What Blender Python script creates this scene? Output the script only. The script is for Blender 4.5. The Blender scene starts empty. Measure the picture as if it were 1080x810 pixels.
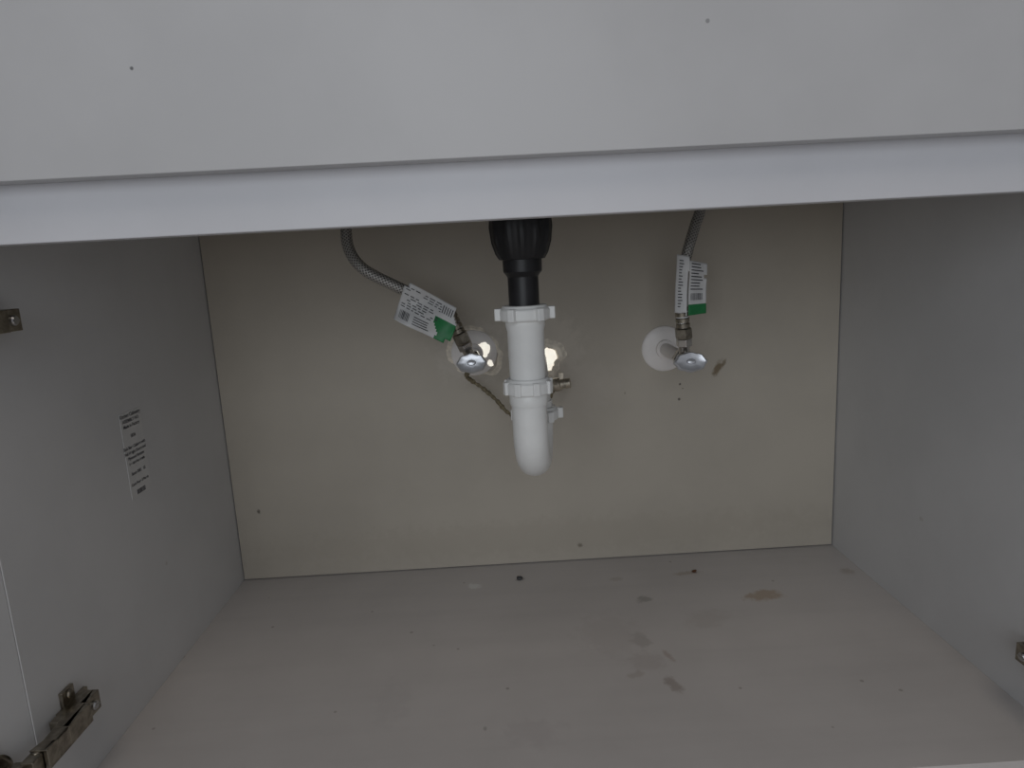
import bpy, bmesh, math, random
from mathutils import Vector, Matrix
random.seed(4)
scene=bpy.context.scene
W=0.86; D=0.432; HR=0.4653; HF=0.5053; TOP=0.70
# ------------------------------------------------------------ helpers
def link(o,parent=None):
    scene.collection.objects.link(o)
    if parent: o.parent=parent
    return o
def empty(name,loc=(0,0,0)):
    e=bpy.data.objects.new(name,None); e.empty_display_size=.02
    link(e); return e
def obj(name,bm,mat,parent=None,smooth=False,bevel=0,sharp=None):
    me=bpy.data.meshes.new(name); bmesh.ops.recalc_face_normals(bm,faces=bm.faces)
    bm.to_mesh(me); bm.free()
    o=bpy.data.objects.new(name,me); link(o,parent)
    mats=mat if isinstance(mat,(list,tuple)) else [mat]
    for m in mats: me.materials.append(m)
    if smooth:
        for p in me.polygons: p.use_smooth=True
        me.set_sharp_from_angle(angle=math.radians(sharp or 40))
    if bevel:
        b=o.modifiers.new('bevel','BEVEL'); b.width=bevel; b.segments=3; b.limit_method='ANGLE'
    return o
def box(bm,a,b,M=None,mi=0):
    a=Vector(a);b=Vector(b);vs=[]
    for x in (a.x,b.x):
        for y in (a.y,b.y):
            for z in (a.z,b.z):
                c=Vector((x,y,z)); vs.append(bm.verts.new(M@c if M else c))
    for f in ((0,1,3,2),(4,6,7,5),(0,4,5,1),(2,3,7,6),(0,2,6,4),(1,5,7,3)):
        fc=bm.faces.new([vs[i] for i in f]); fc.material_index=mi
def basis(z):
    z=Vector(z).normalized(); t=Vector((0,0,1)) if abs(z.z)<.9 else Vector((1,0,0))
    x=t.cross(z).normalized(); y=z.cross(x)
    return Matrix((x,y,z)).transposed().to_4x4()
def lathe(bm,prof,org=(0,0,0),axis=(0,0,1),n=40,cap=True,mi=0,sx=1,sy=1,rfun=None):
    M=Matrix.Translation(Vector(org))@basis(axis); rings=[]
    for r,h in prof:
        ring=[]
        for i in range(n):
            a=2*math.pi*i/n; rr=r*(rfun(a,h) if rfun else 1)
            ring.append(bm.verts.new(M@Vector((rr*math.cos(a)*sx,rr*math.sin(a)*sy,h))))
        rings.append(ring)
    for A,B in zip(rings,rings[1:]):
        for i in range(n):
            f=bm.faces.new((A[i],A[(i+1)%n],B[(i+1)%n],B[i])); f.material_index=mi
    if cap:
        for R in (rings[0],rings[-1]):
            f=bm.faces.new(R); f.material_index=mi
def smoothpath(pts,sub=10):
    P=[Vector(p) for p in pts]; P=[2*P[0]-P[1]]+P+[2*P[-1]-P[-2]]; out=[]
    for i in range(1,len(P)-2):
        p0,p1,p2,p3=P[i-1:i+3]
        for k in range(sub):
            t=k/sub
            out.append(.5*((2*p1)+(-p0+p2)*t+(2*p0-5*p1+4*p2-p3)*t*t+(-p0+3*p1-3*p2+p3)*t**3))
    out.append(P[-2]); return out
def sweep(bm,path,r,n=24,cap=True,mi=0,rf=None):
    uv=bm.loops.layers.uv.verify(); path=[Vector(p) for p in path]
    N=None;rings=[];L=[0]
    for i,p in enumerate(path):
        t=(path[min(i+1,len(path)-1)]-path[max(i-1,0)]).normalized()
        if N is None:
            q=Vector((1,0,0)) if abs(t.x)<.8 else Vector((0,1,0)); N=(q-t*q.dot(t)).normalized()
        else: N=(N-t*N.dot(t)).normalized()
        B=t.cross(N)
        if i: L.append(L[-1]+(p-path[i-1]).length)
        rr=rf(L[-1]) if rf else r
        rings.append([bm.verts.new(p+(N*math.cos(2*math.pi*k/n)+B*math.sin(2*math.pi*k/n))*rr) for k in range(n)])
    for j in range(len(rings)-1):
        for k in range(n):
            f=bm.faces.new((rings[j][k],rings[j][(k+1)%n],rings[j+1][(k+1)%n],rings[j+1][k])); f.material_index=mi
            for l,c in zip(f.loops,((k/n,L[j]),((k+1)/n,L[j]),((k+1)/n,L[j+1]),(k/n,L[j+1]))): l[uv].uv=c
    if cap:
        for R in (rings[0],rings[-1]):
            f=bm.faces.new(R); f.material_index=mi
# ------------------------------------------------------------ materials
class NT:
    def __init__(s,name):
        s.m=bpy.data.materials.new(name); s.m.use_nodes=True; s.t=s.m.node_tree; s.b=s.t.nodes['Principled BSDF']
    def n(s,k,**kw):
        x=s.t.nodes.new(k)
        for a,b in kw.items(): setattr(x,a,b)
        return x
    def l(s,a,b): s.t.links.new(a,b)
    def val(s,x,inp):
        if isinstance(x,(int,float)): inp.default_value=x
        else: s.l(x,inp)
    def math(s,op,a,b=0,c=None):
        x=s.n('ShaderNodeMath',operation=op); s.val(a,x.inputs[0]); s.val(b,x.inputs[1])
        if c is not None: s.val(c,x.inputs[2])
        return x.outputs[0]
    def noise(s,scale,detail=3,vec=None,rough=.5):
        x=s.n('ShaderNodeTexNoise'); x.inputs['Scale'].default_value=scale; x.inputs['Detail'].default_value=detail; x.inputs['Roughness'].default_value=rough
        if vec: s.l(vec,x.inputs['Vector'])
        return x.outputs['Fac']
    def ramp(s,x,a,b):
        r=s.n('ShaderNodeMapRange'); r.interpolation_type='SMOOTHSTEP'; s.l(x,r.inputs['Value'])
        r.inputs['From Min'].default_value=a; r.inputs['From Max'].default_value=b; return r.outputs['Result']
    def mix(s,f,a,b):
        x=s.n('ShaderNodeMix',data_type='RGBA'); s.val(f,x.inputs['Factor'])
        for c,i in ((a,x.inputs[6]),(b,x.inputs[7])):
            if isinstance(c,tuple): i.default_value=(*c,1)
            else: s.l(c,i)
        return x.outputs[2]
    def bump(s,h,st,dist=.001):
        b=s.n('ShaderNodeBump'); b.inputs['Strength'].default_value=st; b.inputs['Distance'].default_value=dist
        s.l(h,b.inputs['Height']); s.l(b.outputs[0],s.b.inputs['Normal'])
def plain(name,col,rough=.5,metal=0,nscale=60,var=.08,bump=.05,coat=0,emit=0):
    m=NT(name); tc=m.n('ShaderNodeTexCoord').outputs['Object']
    n=m.noise(nscale,4,tc); dark=tuple(c*(1-var) for c in col); lite=tuple(min(1,c*(1+var)) for c in col)
    c=m.mix(m.ramp(n,.3,.7),dark,lite)
    m.l(c,m.b.inputs['Base Color'])
    if emit: m.l(c,m.b.inputs['Emission Color']); m.b.inputs['Emission Strength'].default_value=emit
    m.b.inputs['Roughness'].default_value=rough; m.b.inputs['Metallic'].default_value=metal
    m.b.inputs['Coat Weight'].default_value=coat
    if bump: m.bump(n,bump)
    return m.m
def panel(name,col,axes,stains=(),rough=.5,mott=.05,streak=None,spec=.5,specks=None):
    """laminate board; stains: (a,b,ra,rb,rot,color,strength)"""
    m=NT(name); tc=m.n('ShaderNodeTexCoord').outputs['Object']
    sep=m.n('ShaderNodeSeparateXYZ'); m.l(tc,sep.inputs[0]); A=sep.outputs[axes[0]]; B=sep.outputs[axes[1]]
    n1=m.noise(4,5,tc,.6)
    c=m.mix(m.ramp(n1,.3,.7),tuple(x*(1-mott) for x in col),tuple(min(1,x*(1+mott)) for x in col))
    if streak:
        mp=m.n('ShaderNodeMapping'); m.l(tc,mp.inputs[0]); mp.inputs['Scale'].default_value=streak
        n2=m.noise(1,5,mp.outputs[0],.6)
        c=m.mix(m.math('MULTIPLY',m.ramp(n2,.42,.75),.10),c,tuple(x*.55 for x in col))
    if specks:
        vo=m.n('ShaderNodeTexVoronoi'); m.l(tc,vo.inputs['Vector']); vo.inputs['Scale'].default_value=specks[0]
        dd=m.ramp(vo.outputs['Distance'],.085,.05)
        cs=m.n('ShaderNodeSeparateColor'); m.l(vo.outputs['Color'],cs.inputs[0])
        sel=m.math('GREATER_THAN',cs.outputs[0],specks[1])
        k=m.math('MULTIPLY',m.math('MULTIPLY',dd,sel),.5)
        c=m.mix(k,c,(.20,.16,.13))
    wob=m.noise(70,4,tc,.65)
    for (a,b,ra,rb,rot,sc,st) in stains:
        da=m.math('SUBTRACT',A,a); db=m.math('SUBTRACT',B,b); cs,sn=math.cos(rot),math.sin(rot)
        x=m.math('ADD',m.math('MULTIPLY',da,cs/ra),m.math('MULTIPLY',db,sn/ra))
        y=m.math('ADD',m.math('MULTIPLY',da,-sn/rb),m.math('MULTIPLY',db,cs/rb))
        d=m.math('SQRT',m.math('ADD',m.math('MULTIPLY',x,x),m.math('MULTIPLY',y,y)))
        d=m.math('ADD',d,m.math('MULTIPLY',m.math('SUBTRACT',wob,.5),2.2))
        k=m.ramp(d,1.2,.45)
        c=m.mix(m.math('MULTIPLY',k,st),c,sc)
    m.l(c,m.b.inputs['Base Color']); m.b.inputs['Roughness'].default_value=rough; m.b.inputs['Specular IOR Level'].default_value=spec
    m.bump(m.noise(400,2,tc),.06,.0005)
    return m.m
M_side=panel('white_melamine_side',(.665,.665,.67),(1,2),[(-.2,.12,.004,.003,0,(.5,.48,.45),.5)])
M_front=panel('white_melamine_front_dim',(.56,.555,.56),(0,2),[(.1609,.5715,.0013,.0013,0,(.1,.1,.1),.9),(.5366,.5832,.0012,.0012,0,(.15,.15,.15),.6)],rough=.42)  # base darkened so the rail below looks more brightly lit
M_rail=panel('white_melamine_rail_lit',(.68,.68,.71),(0,2),rough=.42)  # base lightened: the brighter light on the rail is put into its colour
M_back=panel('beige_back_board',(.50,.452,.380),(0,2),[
  (.690,.273,.006,.014,-.4,(.16,.11,.05),.85),(.699,.280,.003,.006,-.5,(.16,.11,.05),.7),
  (.6355,.2318,.0025,.0025,0,(.08,.06,.05),.9),(.637,.253,.002,.002,0,(.08,.06,.05),.9),(.641,.247,.001,.001,0,(.1,.08,.05),.9),
  (.0337,.1024,.003,.004,0,(.12,.1,.08),.9),(.4897,.0232,.005,.004,0,(.14,.11,.08),.8),(.56,.245,.002,.0025,0,(.3,.26,.2),.6),
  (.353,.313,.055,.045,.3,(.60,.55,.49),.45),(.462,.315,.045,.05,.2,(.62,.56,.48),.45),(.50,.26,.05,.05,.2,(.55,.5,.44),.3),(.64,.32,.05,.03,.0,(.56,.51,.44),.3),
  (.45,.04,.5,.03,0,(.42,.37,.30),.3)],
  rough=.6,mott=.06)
M_bottom=panel('white_laminate_bottom',(.595,.56,.54),(0,1),[
  (.7059,-.133,.026,.014,.1,(.42,.31,.21),.7),(.5564,-.1243,.011,.009,.3,(.27,.25,.23),.6),(.6393,-.0574,.004,.005,.3,(.14,.06,.03),.9),
  (.628,-.060,.018,.006,.1,(.4,.33,.27),.6),(.3356,-.0601,.010,.008,0,(.80,.79,.77),.8),(.5309,-.2164,.011,.016,.2,(.30,.27,.25),.45),
  (.5472,-.3012,.007,.015,.3,(.28,.22,.19),.55),(.8381,-.0823,.009,.012,0,(.42,.36,.31),.6),(.53,-.26,.022,.02,.4,(.45,.40,.38),.4),
  (.50,-.20,.04,.05,.1,(.52,.48,.46),.5),(.3985,-.0486,.006,.004,0,(.18,.16,.14),.7),(.40,-.36,.03,.02,0,(.50,.46,.45),.4),
  (.62,-.18,.03,.02,.5,(.49,.45,.42),.4),(.355,-.35,.002,.004,0,(.3,.28,.26),.6),(.26,-.3,.02,.04,0,(.50,.47,.46),.3),
  (.555,-.25,.004,.012,.3,(.36,.27,.23),.5),(.515,-.28,.012,.006,.3,(.38,.32,.28),.4),(.53,-.065,.012,.006,0,(.4,.35,.3),.4)],
  rough=.45,mott=.05,streak=(2.0,30,1),specks=(34,.80))
M_pvc=plain('white_pvc',(.90,.90,.88),.35,var=.02,bump=.02)
M_black=plain('black_abs_plastic',(.012,.012,.014),.38,var=.2)
M_chrome=plain('chrome_metal',(.62,.60,.57),.16,1,var=.05,bump=.02)
M_knob=plain('brushed_chrome_knob',(.66,.67,.70),.28,.6,var=.05,bump=.02)
M_nickel=plain('aged_nickel',(.32,.29,.24),.3,1,nscale=150,var=.25,bump=.1)
M_fit=plain('dull_metal_fitting',(.50,.45,.37),.35,.8,nscale=200,var=.3,bump=.2)
M_dark=plain('dark_plastic',(.05,.05,.05),.5)
M_label=plain('label_paper',(.74,.74,.74),.5,var=.03)
M_green=plain('label_green',(.02,.22,.07),.45,var=.1)
M_ink=plain('label_ink',(.05,.05,.06),.6)
M_ink2=plain('sticker_ink',(.10,.10,.11),.6)
M_sticker=plain('sticker_paper',(.68,.68,.675),.45,var=.02)
M_plaster=plain('plaster_patch',(.80,.73,.62),.9,nscale=180,var=.15,bump=.7)
M_glare=plain('painted_glare_glow',(1,.93,.82),.9,nscale=120,var=.05,bump=0,emit=.75)  # emissive colour painted in for bright glare; no daylight source behind it
M_steel=plain('stainless_steel',(.5,.5,.5),.3,1)
M_cable=plain('grimy_cable_sheath',(.20,.165,.10),.7,nscale=300,var=.4,bump=.4)
M_counter=plain('stone_countertop',(.35,.34,.33),.3,nscale=120,var=.3)
M_wall=plain('painted_wall',(.6,.58,.55),.8,nscale=40)
M_floor=plain('room_floor_tile',(.60,.57,.54),.5,nscale=12)
M_escut=plain('white_escutcheon_plastic',(.88,.84,.81),.4,var=.03)
def braid():
    m=NT('braided_steel_hose'); uv=m.n('ShaderNodeUVMap').outputs[0]; sep=m.n('ShaderNodeSeparateXYZ'); m.l(uv,sep.inputs[0])
    u=sep.outputs[0]; v=sep.outputs[1]
    a=m.math('SINE',m.math('ADD',m.math('MULTIPLY',u,2*math.pi*9),m.math('MULTIPLY',v,1500)))
    b=m.math('SINE',m.math('SUBTRACT',m.math('MULTIPLY',u,2*math.pi*9),m.math('MULTIPLY',v,1500)))
    h=m.math('MAXIMUM',a,b); 
    m.l(m.mix(m.ramp(h,-.4,.9),(.15,.145,.14),(.55,.53,.50)),m.b.inputs['Base Color'])
    m.b.inputs['Metallic'].default_value=.6; m.b.inputs['Roughness'].default_value=.38
    m.bump(h,.5,.0006); return m.m
M_braid=braid()
# ------------------------------------------------------------ room
bm=bmesh.new(); box(bm,(-2,-3.2,-.15),(3,.06,-.1)); obj('floor',bm,M_floor)
bm=bmesh.new(); box(bm,(-2,.02,-.1),(3,.06,2.4)); obj('wall_back',bm,M_wall)
# ------------------------------------------------------------ cabinet
cab=empty('sink_base_cabinet')
g=.0016
for nm,x0,x1 in (('side_panel_left',-.018,0),('side_panel_right',W,W+.018)):
    bm=bmesh.new(); box(bm,(x0,-D,-.1),(x1,.018,TOP)); obj(nm,bm,M_side,cab,bevel=.0004)
bm=bmesh.new(); box(bm,(0,-D,-.018),(W,.018,0)); obj('bottom_panel',bm,M_bottom,cab,bevel=.0005)
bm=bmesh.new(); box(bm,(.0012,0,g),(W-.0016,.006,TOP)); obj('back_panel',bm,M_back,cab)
bm=bmesh.new(); box(bm,(0,-D,HR),(W,-D+.018,TOP)); obj('front_rail',bm,M_rail,cab,bevel=.0008)
bm=bmesh.new(); box(bm,(-.016,-D-.018,HF),(W+.016,-D-.001,TOP-.003)); obj('false_drawer_front',bm,M_front,cab,bevel=.0006)
bm=bmesh.new(); box(bm,(0,-D+.05,-.1),(W,-D+.066,-.018)); obj('toe_kick',bm,M_front,cab)
bm=bmesh.new(); box(bm,(-.4,-D-.04,TOP),(W+.4,.02,TOP+.03)); obj('countertop',bm,M_counter,cab,bevel=.003)
bm=bmesh.new()
def rr(x0,x1,y0,y1,r,z,n=6):
    out=[]
    for cx,cy,a0 in ((x1-r,y1-r,0),(x0+r,y1-r,90),(x0+r,y0+r,180),(x1-r,y0+r,270)):
        for k in range(n+1):
            a=math.radians(a0+90*k/n); out.append(bm.verts.new((cx+r*math.cos(a),cy+r*math.sin(a),z)))
    return out
R1=rr(.16,.68,-.39,-.13,.04,TOP); R2=rr(.17,.67,-.385,-.135,.045,.545); R3=rr(.19,.65,-.365,-.155,.04,.525)
for A,B in ((R1,R2),(R2,R3)):
    for i in range(len(A)): bm.faces.new((A[i],A[(i+1)%len(A)],B[(i+1)%len(A)],B[i]))
bm.faces.new(R3); obj('sink_basin',bm,M_steel,cab,smooth=True)
def door(name,hx,sgn,ang):
    e=empty(name)
    bm=bmesh.new(); M=Matrix.Translation((hx,-D-.0006,0))@Matrix.Rotation(sgn*math.radians(ang),4,'Z')
    box(bm,(-.018 if sgn>0 else 0,-.43,-.012),(0 if sgn>0 else .018,0,HF-.004),M)
    obj('door_panel',bm,M_side,e,bevel=.0003)
    return e
dl=door('cabinet_door',-.0005,1,-7)
dr=door('cabinet_door.001',W+.0005,-1,-7)
# ------------------------------------------------------------ hinges
def hinge(name,wx,s,z,rot=7,dy=0):
    """s=+1: on left panel, projecting +x"""
    e=empty(name); bm=bmesh.new()
    X=lambda x: wx+s*x
    box(bm,(X(0),-.405,z-.006),(X(.004),-.366,z+.006))
    for dz in (-1,1):
        box(bm,(X(0),-.398,z+dz*.006),(X(.0035),-.382,z+dz*.020))
        lathe(bm,[(.0040,0),(.0040,.002),(.003,.003)],(X(.0035),-.390,z+dz*.015),(s,0,0),14)
    box(bm,(X(.003),-.418,z-.0075),(X(.011),-.374,z+.0075))
    o=[obj('mounting_plate',bm,M_nickel,e,bevel=.0008)]
    bm=bmesh.new()
    prof=[(-.376,.009,.016),(-.395,.010,.020),(-.425,.012,.024),(-.440,.013,.024),(-.452,.010,.022)]
    for h in (-1,1):
        for (y0,a0,b0),(y1,a1,b1) in zip(prof,prof[1:]):
            vs=[bm.verts.new((X(x),y,z+dz)) for y,x in ((y0,a0),(y0,b0),(y1,b1),(y1,a1)) for dz in (h*.0085,h*.007)]
            for f in ((0,2,4,6),(1,3,5,7),(0,1,3,2),(2,3,5,4),(4,5,7,6),(6,7,1,0)): bm.faces.new([vs[i] for i in f])
    for (y0,a0,b0),(y1,a1,b1) in zip(prof,prof[1:]):
        box(bm,(X(min(b0,b1)-.0015),y0,z-.0085),(X(max(b0,b1)),y1,z+.0085))
    o.append(obj('hinge_arm',bm,M_nickel,e,bevel=.0005))
    bm=bmesh.new()
    for yy,rr_ in ((-.386,.004),(-.407,.0045)):
        lathe(bm,[(rr_,0),(rr_,.003),(rr_*.8,.0042)],(X(.019),yy,z),(s,0,0),16)
        box(bm,(X(.0228),yy-.0035,z-.0006),(X(.0236),yy+.0035,z+.0006))
    o.append(obj('adjust_screws',bm,M_steel,e))
    bm=bmesh.new()
    box(bm,(X(.010),-.464,z-.0065),(X(.020),-.446,z+.0065))
    box(bm,(X(.004),-.478,z-.0055),(X(.014),-.460,z+.0055))
    for dz in (-.0075,.0055): lathe(bm,[(.003,0),(.003,.002)],(X(.015),-.452,z+dz),(0,0,1),12)
    o.append(obj('hinge_link',bm,M_nickel,e,bevel=.0008))
    bm=bmesh.new(); c=Vector((X(-.0045),-.474,z)); ax=Vector((math.cos(math.radians(rot))*s,-math.sin(math.radians(rot)),0))
    lathe(bm,[(.0175,0),(.0185,.0004),(.0185,.0016),(.0165,.0022),(.0155,.0008)],c,ax,36)
    Mx=Matrix.Translation(c)@basis(ax)
    box(bm,(-.0065,-.027,0),(.0065,.027,.0018),Mx)
    for q in (-.023,.023): lathe(bm,[(.0042,.0018),(.0042,.003),(.003,.0036)],Mx@Vector((0,q,0)),ax,14)
    box(bm,(-.008,-.009,.0),(.008,.009,.007),Mx)
    o.append(obj('hinge_cup',bm,M_nickel,e,smooth=True))
    for q in o[:3]: q.location.y+=dy
    for q in o[3:]: q.location.y+=dy*.6
    return e
hinge('concealed_hinge',0,1,.076,dy=-.002); hinge('concealed_hinge.001',0,1,.4110,dy=-.014)
hinge('concealed_hinge.002',W,-1,.065); hinge('concealed_hinge.003',W,-1,.4135,dy=-.014)
# ------------------------------------------------------------ drain
px,py=.4145,-.28
tr=empty('sink_drain_trap')
bm=bmesh.new()
rib=lambda a,h:(1+.045*(1 if math.cos(a*12)>.3 else 0)) if .438<h<.475 else 1
lathe(bm,[(.034,.528),(.034,.505),(.029,.500),(.0285,.478),(.0283,.466),(.0268,.452),(.0238,.442),(.0215,.4365),(.0185,.436),(.0182,.425),(.0160,.4225),(.0145,.420),(.0145,.386)],(px,py,0),n=96,rfun=rib)
obj('strainer_tailpiece',bm,M_black,tr,smooth=True,sharp=30)
def slipnut(name,c,r,h,lugs,lr,ph=0,parent=tr,tube=.0175):
    bm=bmesh.new(); c=Vector(c)
    lathe(bm,[(tube+.0003,-h/2),(r*.93,-h/2),(r,-h/2+.0015),(r,h*.22),(r*.9,h*.36),(r*.88,h/2),(tube+.0003,h/2)],c,n=64,cap=False)
    for i in range(lugs):
        a=ph+2*math.pi*i/lugs; M=Matrix.Translation(c)@Matrix.Rotation(a,4,'Z')
        box(bm,(r*.85,-.0034,-h*.46),(lr,.0034,h*.34),M)
    return obj(name,bm,M_pvc,parent,smooth=True,bevel=.0009,sharp=35)
slipnut('slip_nut_top',(px,py,.3865),.0240,.0145,6,.0288,0,tube=.0145)
bm=bmesh.new()
lathe(bm,[(.0145,.383),(.0185,.3825),(.0190,.379),(.0188,.374),(.0176,.369),(.0175,.330),(.0172,.310)],(px,py,0),n=48)
obj('trap_inlet_pipe',bm,M_pvc,tr,smooth=True)
slipnut('slip_nut_middle',(px,py,.3160),.0225,.0155,8,.0246,.3)
rear=Vector((.4255,-.204,0)); zc=.2700
mid=(Vector((px,py,0))+rear)/2; half=(rear-Vector((px,py,0)))/2; Rb=half.length; hd=half.normalized()
path=[Vector((px,py,z)) for z in (.312,.30,.287)]
for k in range(0,25):
    a=math.pi*k/24; q=mid-hd*math.cos(a)*Rb; path.append(Vector((q.x,q.y,zc-math.sin(a)*Rb)))
path.append(Vector((rear.x,rear.y,.285)))
bm=bmesh.new(); sweep(bm,path,.0172,40); obj('trap_j_bend',bm,M_pvc,tr,smooth=True)
bm=bmesh.new(); lathe(bm,[(.0172,.311),(.0187,.309),(.0187,.300),(.0178,.297)],(px,py,0),n=48,cap=False); obj('j_bend_collar',bm,M_pvc,tr,smooth=True)
slipnut('slip_nut_rear',(rear.x,rear.y,.271),.0235,.0145,6,.0285,0)
wallp=Vector((.4370,.004,.2990)); el=[Vector((rear.x,rear.y,z)) for z in (.268,.277)]
top=Vector((rear.x,rear.y,.2975)); dirw=(wallp-top).normalized(); st=Vector((rear.x,rear.y,.277)); en=top+dirw*.0205
for k in range(1,11):
    t=k/10; el.append((1-t)**2*st+2*t*(1-t)*top+t*t*en)
el.append(wallp)
bm=bmesh.new(); sweep(bm,el,.0155,32); obj('trap_arm',bm,M_pvc,tr,smooth=True)
def blob(name,c,rx,rz,parent,mat,seed,y0,y1,am=1.0,hole=0,smooth=True):
    """irregular mound (or ring with inner hole) on the back wall"""
    rnd=random.Random(seed); bm=bmesh.new(); n=48
    ph=[rnd.uniform(0,6.28) for _ in range(5)]
    fr=[hole,hole+.04,.5*(1+hole),.8,1] if hole else [.05,.4,.75,.92,1]
    hh=[y0,y1,y1,y1*.7,y0] if hole else [y1,y1,y1*.9,y1*.6,y0]
    R=[]
    for f,y in zip(fr,hh):
        ring=[]
        for i in range(n):
            a=2*math.pi*i/n; w=1+am*(.12*math.sin(2*a+ph[0])+.08*math.sin(3*a+ph[1])+.06*math.sin(5*a+ph[2])+.05*math.sin(9*a+ph[3])+.03*math.sin(14*a+ph[4]))
            ring.append(bm.verts.new((c[0]+math.cos(a)*rx*f*w,y,c[1]+math.sin(a)*rz*f*w)))
        R.append(ring)
    for P_,Q in zip(R,R[1:]):
        for i in range(n): bm.faces.new((P_[i],P_[(i+1)%n],Q[(i+1)%n],Q[i]))
    if not hole: bm.faces.new(R[0])
    return obj(name,bm,mat,parent,smooth=smooth)
blob('wall_hole_plaster',(.452,.2985),.0265,.0265,tr,M_plaster,2,.0002,-.003,1,hole=.55)
blob('glare_patch',(.4555,.2975),.0130,.0175,tr,M_glare,5,.0001,-.0012,.45)  # glowing mound set on the wall as a glare spot, no cut opening
bm=bmesh.new(); lathe(bm,[(.007,-.014),(.009,-.011),(.009,0),(.007,.002),(.0065,.014)],(.465,-.05,.272),(.9,-.2,.10),16)
box(bm,(.464,-.052,.275),(.470,-.046,.287))
obj('metal_fitting',bm,M_fit,tr,smooth=True)
# ------------------------------------------------------------ valves
def valve(name,c,yh,out,hose_r,rx=.0198):
    e=empty(name); cx,cz=c
    bm=bmesh.new(); lathe(bm,[(.0315,.0),(.0315,-.0018),(.030,-.0032),(.022,-.0042),(.013,-.0055),(.0125,-.010)],(cx,0,cz),(0,1,0),56)
    obj('escutcheon',bm,M_escut,e,smooth=True,sharp=60)
    bm=bmesh.new(); lathe(bm,[(.0085,.002),(.0085,yh+.034)],(cx,0,cz),(0,1,0),28); 
    obj('stub_out',bm,M_escut if name.endswith('1') else M_chrome,e,smooth=True)
    bm=bmesh.new(); yb=yh+.024
    lathe(bm,[(.0125,.014),(.0125,.004),(.0105,.002)],(cx,yb,cz),(0,1,0),6)
    lathe(bm,[(.009,.004),(.011,.001),(.0115,-.006),(.0095,-.011),(.0075,-.012),(.0075,-.018),(.005,-.019),(.005,-.024)],(cx,yb,cz),(0,1,0),32)
    o=Vector(out)-Vector((cx,yb,cz)); od=o.normalized()
    lathe(bm,[(.0068,0),(.0068,o.length-.010)],(cx,yb,cz),od,24)
    obj('valve_body',bm,M_chrome,e,smooth=True)
    bm=bmesh.new(); prof=[(.4,.007),(.72,.0062),(.95,.003),(1.0,0),(.97,-.003),(.86,-.0046),(.6,-.0036),(.3,-.0036),(.22,-.006),(.0001,-.0066)]
    M=Matrix.Translation((cx,yh,cz))@Matrix.Rotation(math.radians(-18),4,'X'); n=64; rings=[]
    for s_,h in prof:
        rg=[]
        for i in range(n):
            a=2*math.pi*i/n; lob=1+.035*math.cos(8*a)*(1 if s_>.8 else 0)
            rg.append(bm.verts.new(M@Vector((rx*s_*lob*math.cos(a),h,.0122*s_*lob*math.sin(a)))))
        rings.append(rg)
    for A,B in zip(rings,rings[1:]):
        for i in range(n): bm.faces.new((A[i],A[(i+1)%n],B[(i+1)%n],B[i]))
    bm.faces.new(rings[0]); bm.faces.new(rings[-1])
    obj('oval_handle',bm,M_knob,e,smooth=True)
    bm=bmesh.new(); q=Vector(out)-od*.012
    lathe(bm,[(.0085,0),(.0098,.001),(.0098,.010),(.0085,.011)],q,od,6)
    obj('outlet_nut',bm,M_chrome,e,bevel=.0005)
    return e,Vector(out),od
vl,oL,dL=valve('shutoff_valve',(.3534,.3133),-.098,(.3439,-.088,.3400),.0068,rx=.0185)
vr,oR,dR=valve('shutoff_valve.001',(.6155,.3045),-.128,(.6135,-.108,.3330),.0068)
blob('plaster_ring',(.3545,.3140),.0375,.0355,vl,M_plaster,11,.0002,-.0022,.8,hole=.8)
blob('glare_patch',(.3655,.3170),.0100,.0130,vl,M_glare,8,-.002,-.0072,.7)  # this and the lower patch glow to imitate glare around the escutcheon
blob('glare_patch_lower',(.3745,.2985),.0045,.0055,vl,M_glare,12,-.002,-.0050,.8)
# ------------------------------------------------------------ hoses
def hose(name,pts,r,start,d):
    e=empty(name); path=smoothpath(pts,12); bm=bmesh.new(); sweep(bm,path,r,24); obj('braided_hose',bm,M_braid,e,smooth=True)
    bm=bmesh.new(); p0=Vector(pts[0]); d=(Vector(pts[1])-p0).normalized()
    lathe(bm,[(.0088,-.003),(.0102,-.001),(.0102,.010),(.0088,.0115)],p0,d,6); 
    prof=[];h=.012
    for k in range(4): prof+=[(.0082,h),(.0082,h+.0045),(.0070,h+.0052),(.0070,h+.0066)]; h+=.0068
    lathe(bm,prof,p0,d,28)
    obj('crimp_ferrule',bm,M_nickel,e,smooth=True,sharp=30)
    return e,path
hL,pL=hose('braided_supply_hose',[(.3439,-.088,.3400),(.3338,-.09,.3666),(.3096,-.1,.3894),(.2728,-.11,.4111),(.2355,-.11,.433),(.2177,-.1,.4561),(.2136,-.09,.482),(.2155,-.08,.5124),(.25,-.07,.58),(.30,-.07,.70)],.0068,oL,dL)
hR,pR=hose('braided_supply_hose.001',[(.6135,-.108,.3330),(.6108,-.11,.3624),(.6134,-.105,.4074),(.6218,-.1,.4383),(.6329,-.09,.4649),(.644,-.08,.4964),(.645,-.07,.58),(.60,-.07,.70)],.0066,oR,dR)
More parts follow.
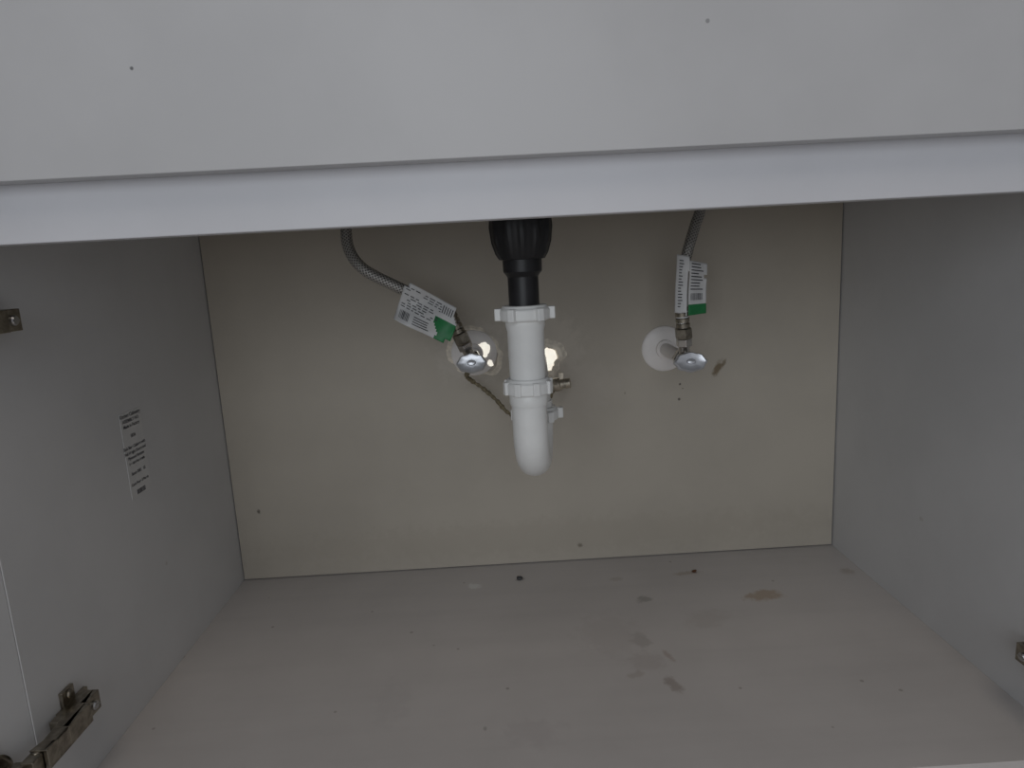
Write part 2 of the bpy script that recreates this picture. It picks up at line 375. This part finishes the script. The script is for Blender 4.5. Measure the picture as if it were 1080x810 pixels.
# ------------------------------------------------------------ hose labels
def tag(parent,p00,p10,p11,p01,bend,green,lines,cut=None):
    P=[Vector(p) for p in (p00,p10,p11,p01)]
    nrm=(P[1]-P[0]).cross(P[3]-P[0]).normalized()
    if nrm.y>0: nrm=-nrm
    def at(s,t,o=0):
        q=P[0].lerp(P[1],s).lerp(P[3].lerp(P[2],s),t); return q+nrm*(bend(s,t)+o)
    bm=bmesh.new(); n=32
    V=[[bm.verts.new(at(i/n,j/n)) for j in range(n+1)] for i in range(n+1)]
    for i in range(n):
        for j in range(n):
            s,t=(i+.5)/n,(j+.5)/n
            if cut and cut(s,t): continue
            f=bm.faces.new((V[i][j],V[i+1][j],V[i+1][j+1],V[i][j+1]))
            if green(s,t): f.material_index=1
    for v in [v for v in bm.verts if not v.link_faces]: bm.verts.remove(v)
    o=obj('paper_label',bm,[M_label,M_green],parent,smooth=True)
    sd=o.modifiers.new('t','SOLIDIFY'); sd.thickness=.0004
    bm=bmesh.new()
    for (s0,s1,t0,t1) in lines:
        m=6; top_=[bm.verts.new(at(s0+(s1-s0)*k/m,t0,.0006)) for k in range(m+1)]; bot=[bm.verts.new(at(s0+(s1-s0)*k/m,t1,.0006)) for k in range(m+1)]
        for k in range(m): bm.faces.new((top_[k],top_[k+1],bot[k+1],bot[k]))
    obj('label_print',bm,M_ink,parent)
rnd=random.Random(3); lines=[]
for k in range(9):
    t=.10+k*.062; s=.04
    while s<.66:
        w=rnd.uniform(.03,.10)
        if rnd.random()<.65: lines.append((s,min(s+w,.68),t,t+.022))
        s+=w+.03
for k in range(8): lines.append((.06+k*.022,.06+k*.022+rnd.uniform(.005,.014),.70,.90))
for k in range(5): lines.append((.70+k*.04,.70+k*.04+.015,.10,.30))
for k in range(4): lines.append((.30,.30+rnd.uniform(.2,.36),.70+k*.06,.722+k*.06))
tag(hL,(.2840,-.119,.4190),(.3465,-.112,.3790),(.3280,-.117,.3385),(.2660,-.121,.3750),lambda s,t:.005*math.sin(5.1*s+.4)+.003*math.cos(5*t+s*4)+.0025*math.sin(9*s+6*t),
    lambda s,t:s>.68+.06*math.sin(9*t) and t>.45, lines,cut=lambda s,t:(s>.92 and t>.90-.3*(s-.88)) or (s>.9 and t<.20+ (s-.9)*2) or (s<.05 and t<.12))
lines=[]
for k in range(9):
    t=.10+k*.055; lines.append((.46,.46+rnd.uniform(.25,.46),t,t+.018))
for k in range(12): lines.append((.48+k*.034,.48+k*.034+rnd.uniform(.008,.02),.62,.74))
for k in range(16): lines.append((.08,.08+rnd.uniform(.06,.14),.08+k*.05,.08+k*.05+.015))
tag(hR,(.6027,-.118,.4322),(.6400,-.122,.4238),(.6383,-.122,.3607),(.5990,-.118,.3594),lambda s,t:.007*math.sin(4.2*s+.2)-.004*(s>.38)+.0015*math.sin(8*t),
    lambda s,t:s>.42 and t>.80, lines,cut=lambda s,t:(.33<s<.40 and t>.25) or (s>.36 and t<.06) or (s<.3 and t>.95) or (s>.9 and t>.28 and t<.34))
def band(parent,path,i0,i1,r):
    bm=bmesh.new(); sweep(bm,path[i0:i1],r,24,cap=False); obj('label_wrap',bm,M_label,parent,smooth=True)
band(hL,pL,19,34,.0078); band(hR,pR,10,26,.0076)
# ------------------------------------------------------------ cable
cb=empty('loose_drain_cable'); bm=bmesh.new()
sweep(bm,smoothpath([(.352,-.045,.297),(.3435,-.05,.2906),(.350,-.03,.279),(.3641,-.03,.2679),(.380,-.04,.254),(.3966,-.05,.2366),(.42,-.07,.232),(.445,-.06,.248),(.458,-.048,.268)],8),.0028,12,rf=lambda l:.0026+.0007*math.sin(l*700)+.0004*math.sin(l*230))
obj('cable',bm,M_cable,cb,smooth=True)
# ------------------------------------------------------------ sticker
st=empty('spec_sticker'); bm=bmesh.new(); box(bm,(.0,-.246,.2125),(.0004,-.206,.3025)); obj('sticker_paper',bm,M_sticker,st)
rows=[("Kitchen Cabinetry",.0047),("ASSEMBLY NO.",.0042),("Made in Factory",.0042),("",.004),("SB36",.0042),("",.003),("Sink Base Cabinet with",.0040),("Full Height Doors and",.0040),("Plywood Bottom",.0040),("See label for details",.0034),("",.003),("Batch 0001   02",.0038),("",.003),("Carb Phase 2 Panels",.0036)]
z=.2975
for i,(t,s) in enumerate(rows):
    if t:
        cu=bpy.data.curves.new('print_line','FONT'); cu.body=t; cu.size=s*1.15; cu.align_x='CENTER'; cu.offset=.00012; cu.materials.append(M_ink2)
        o=bpy.data.objects.new('print_line_%d'%i,cu); link(o,st)
        o.matrix_world=Matrix.Translation((.0006,-.2265,z))@Matrix(((0,0,1,0),(1,0,0,0),(0,1,0,0),(0,0,0,1)))
    z-=.00555
bm=bmesh.new(); yy=-.235
while yy<-.218:
    w=random.uniform(.0004,.0012); box(bm,(.0004,yy,.2145),(.0006,yy+w,.2195)); yy+=w+random.uniform(.0004,.0009)
obj('barcode',bm,M_ink2,st)
# ------------------------------------------------------------ debris crumb
bm=bmesh.new(); bmesh.ops.create_icosphere(bm,subdivisions=2,radius=.0035)
for v in bm.verts: v.co=Vector((v.co.x*1.3,v.co.y,v.co.z*.7))*random.uniform(.75,1.15)+Vector((.3985,-.0486,.0022))
obj('debris_crumb',bm,M_dark)
bm=bmesh.new(); bmesh.ops.create_icosphere(bm,subdivisions=2,radius=.0025)
for v in bm.verts: v.co=Vector((v.co.x*1.5,v.co.y,v.co.z*.6))*random.uniform(.7,1.2)+Vector((.6393,-.0574,.0014))
obj('debris_crumb.001',bm,plain('rust_crumb',(.12,.05,.02),.8))
# ------------------------------------------------------------ lights
w=bpy.data.worlds.new('world'); scene.world=w; w.use_nodes=True
bg=w.node_tree.nodes['Background']; bg.inputs[0].default_value=(.91,.93,1,1); bg.inputs[1].default_value=.205
def area(name,loc,tgt,sx,sy,power,col):
    l=bpy.data.lights.new(name,'AREA'); l.shape='RECTANGLE'; l.size=sx; l.size_y=sy; l.energy=power; l.color=col
    o=bpy.data.objects.new(name,l); link(o); o.location=loc
    o.rotation_euler=(Vector(tgt)-Vector(loc)).to_track_quat('-Z','Y').to_euler(); return o
area('front_fill',(0.0,-3.0,.95),(.4,0,.3),1.8,1.4,17,(.88,.94,1))  # cool soft fill added from the room side, low to ease rail shadow
area('overhead_fill',(.6,-1.7,2.3),(.5,-.4,.2),.8,.8,5,(1,.90,.78))  # warm fill added from above, standing for no known lamp
scene.view_settings.view_transform='Standard'
# ------------------------------------------------------------ camera
cam=bpy.data.cameras.new('camera'); co=bpy.data.objects.new('camera',cam); link(co)
cam.sensor_width=36; cam.sensor_fit='HORIZONTAL'; cam.lens=36*716.42/1080; cam.clip_start=.01
Rv=Vector((.99833,-.02451,-.0524)); Uv=Vector((.05596,.17983,.98211)); Fv=Vector((.01465,.98339,-.1809))
M=Matrix((Rv,Uv,-Fv)).transposed().to_4x4(); M.translation=Vector((.3893,-.9263,.4371)); co.matrix_world=M
scene.camera=co
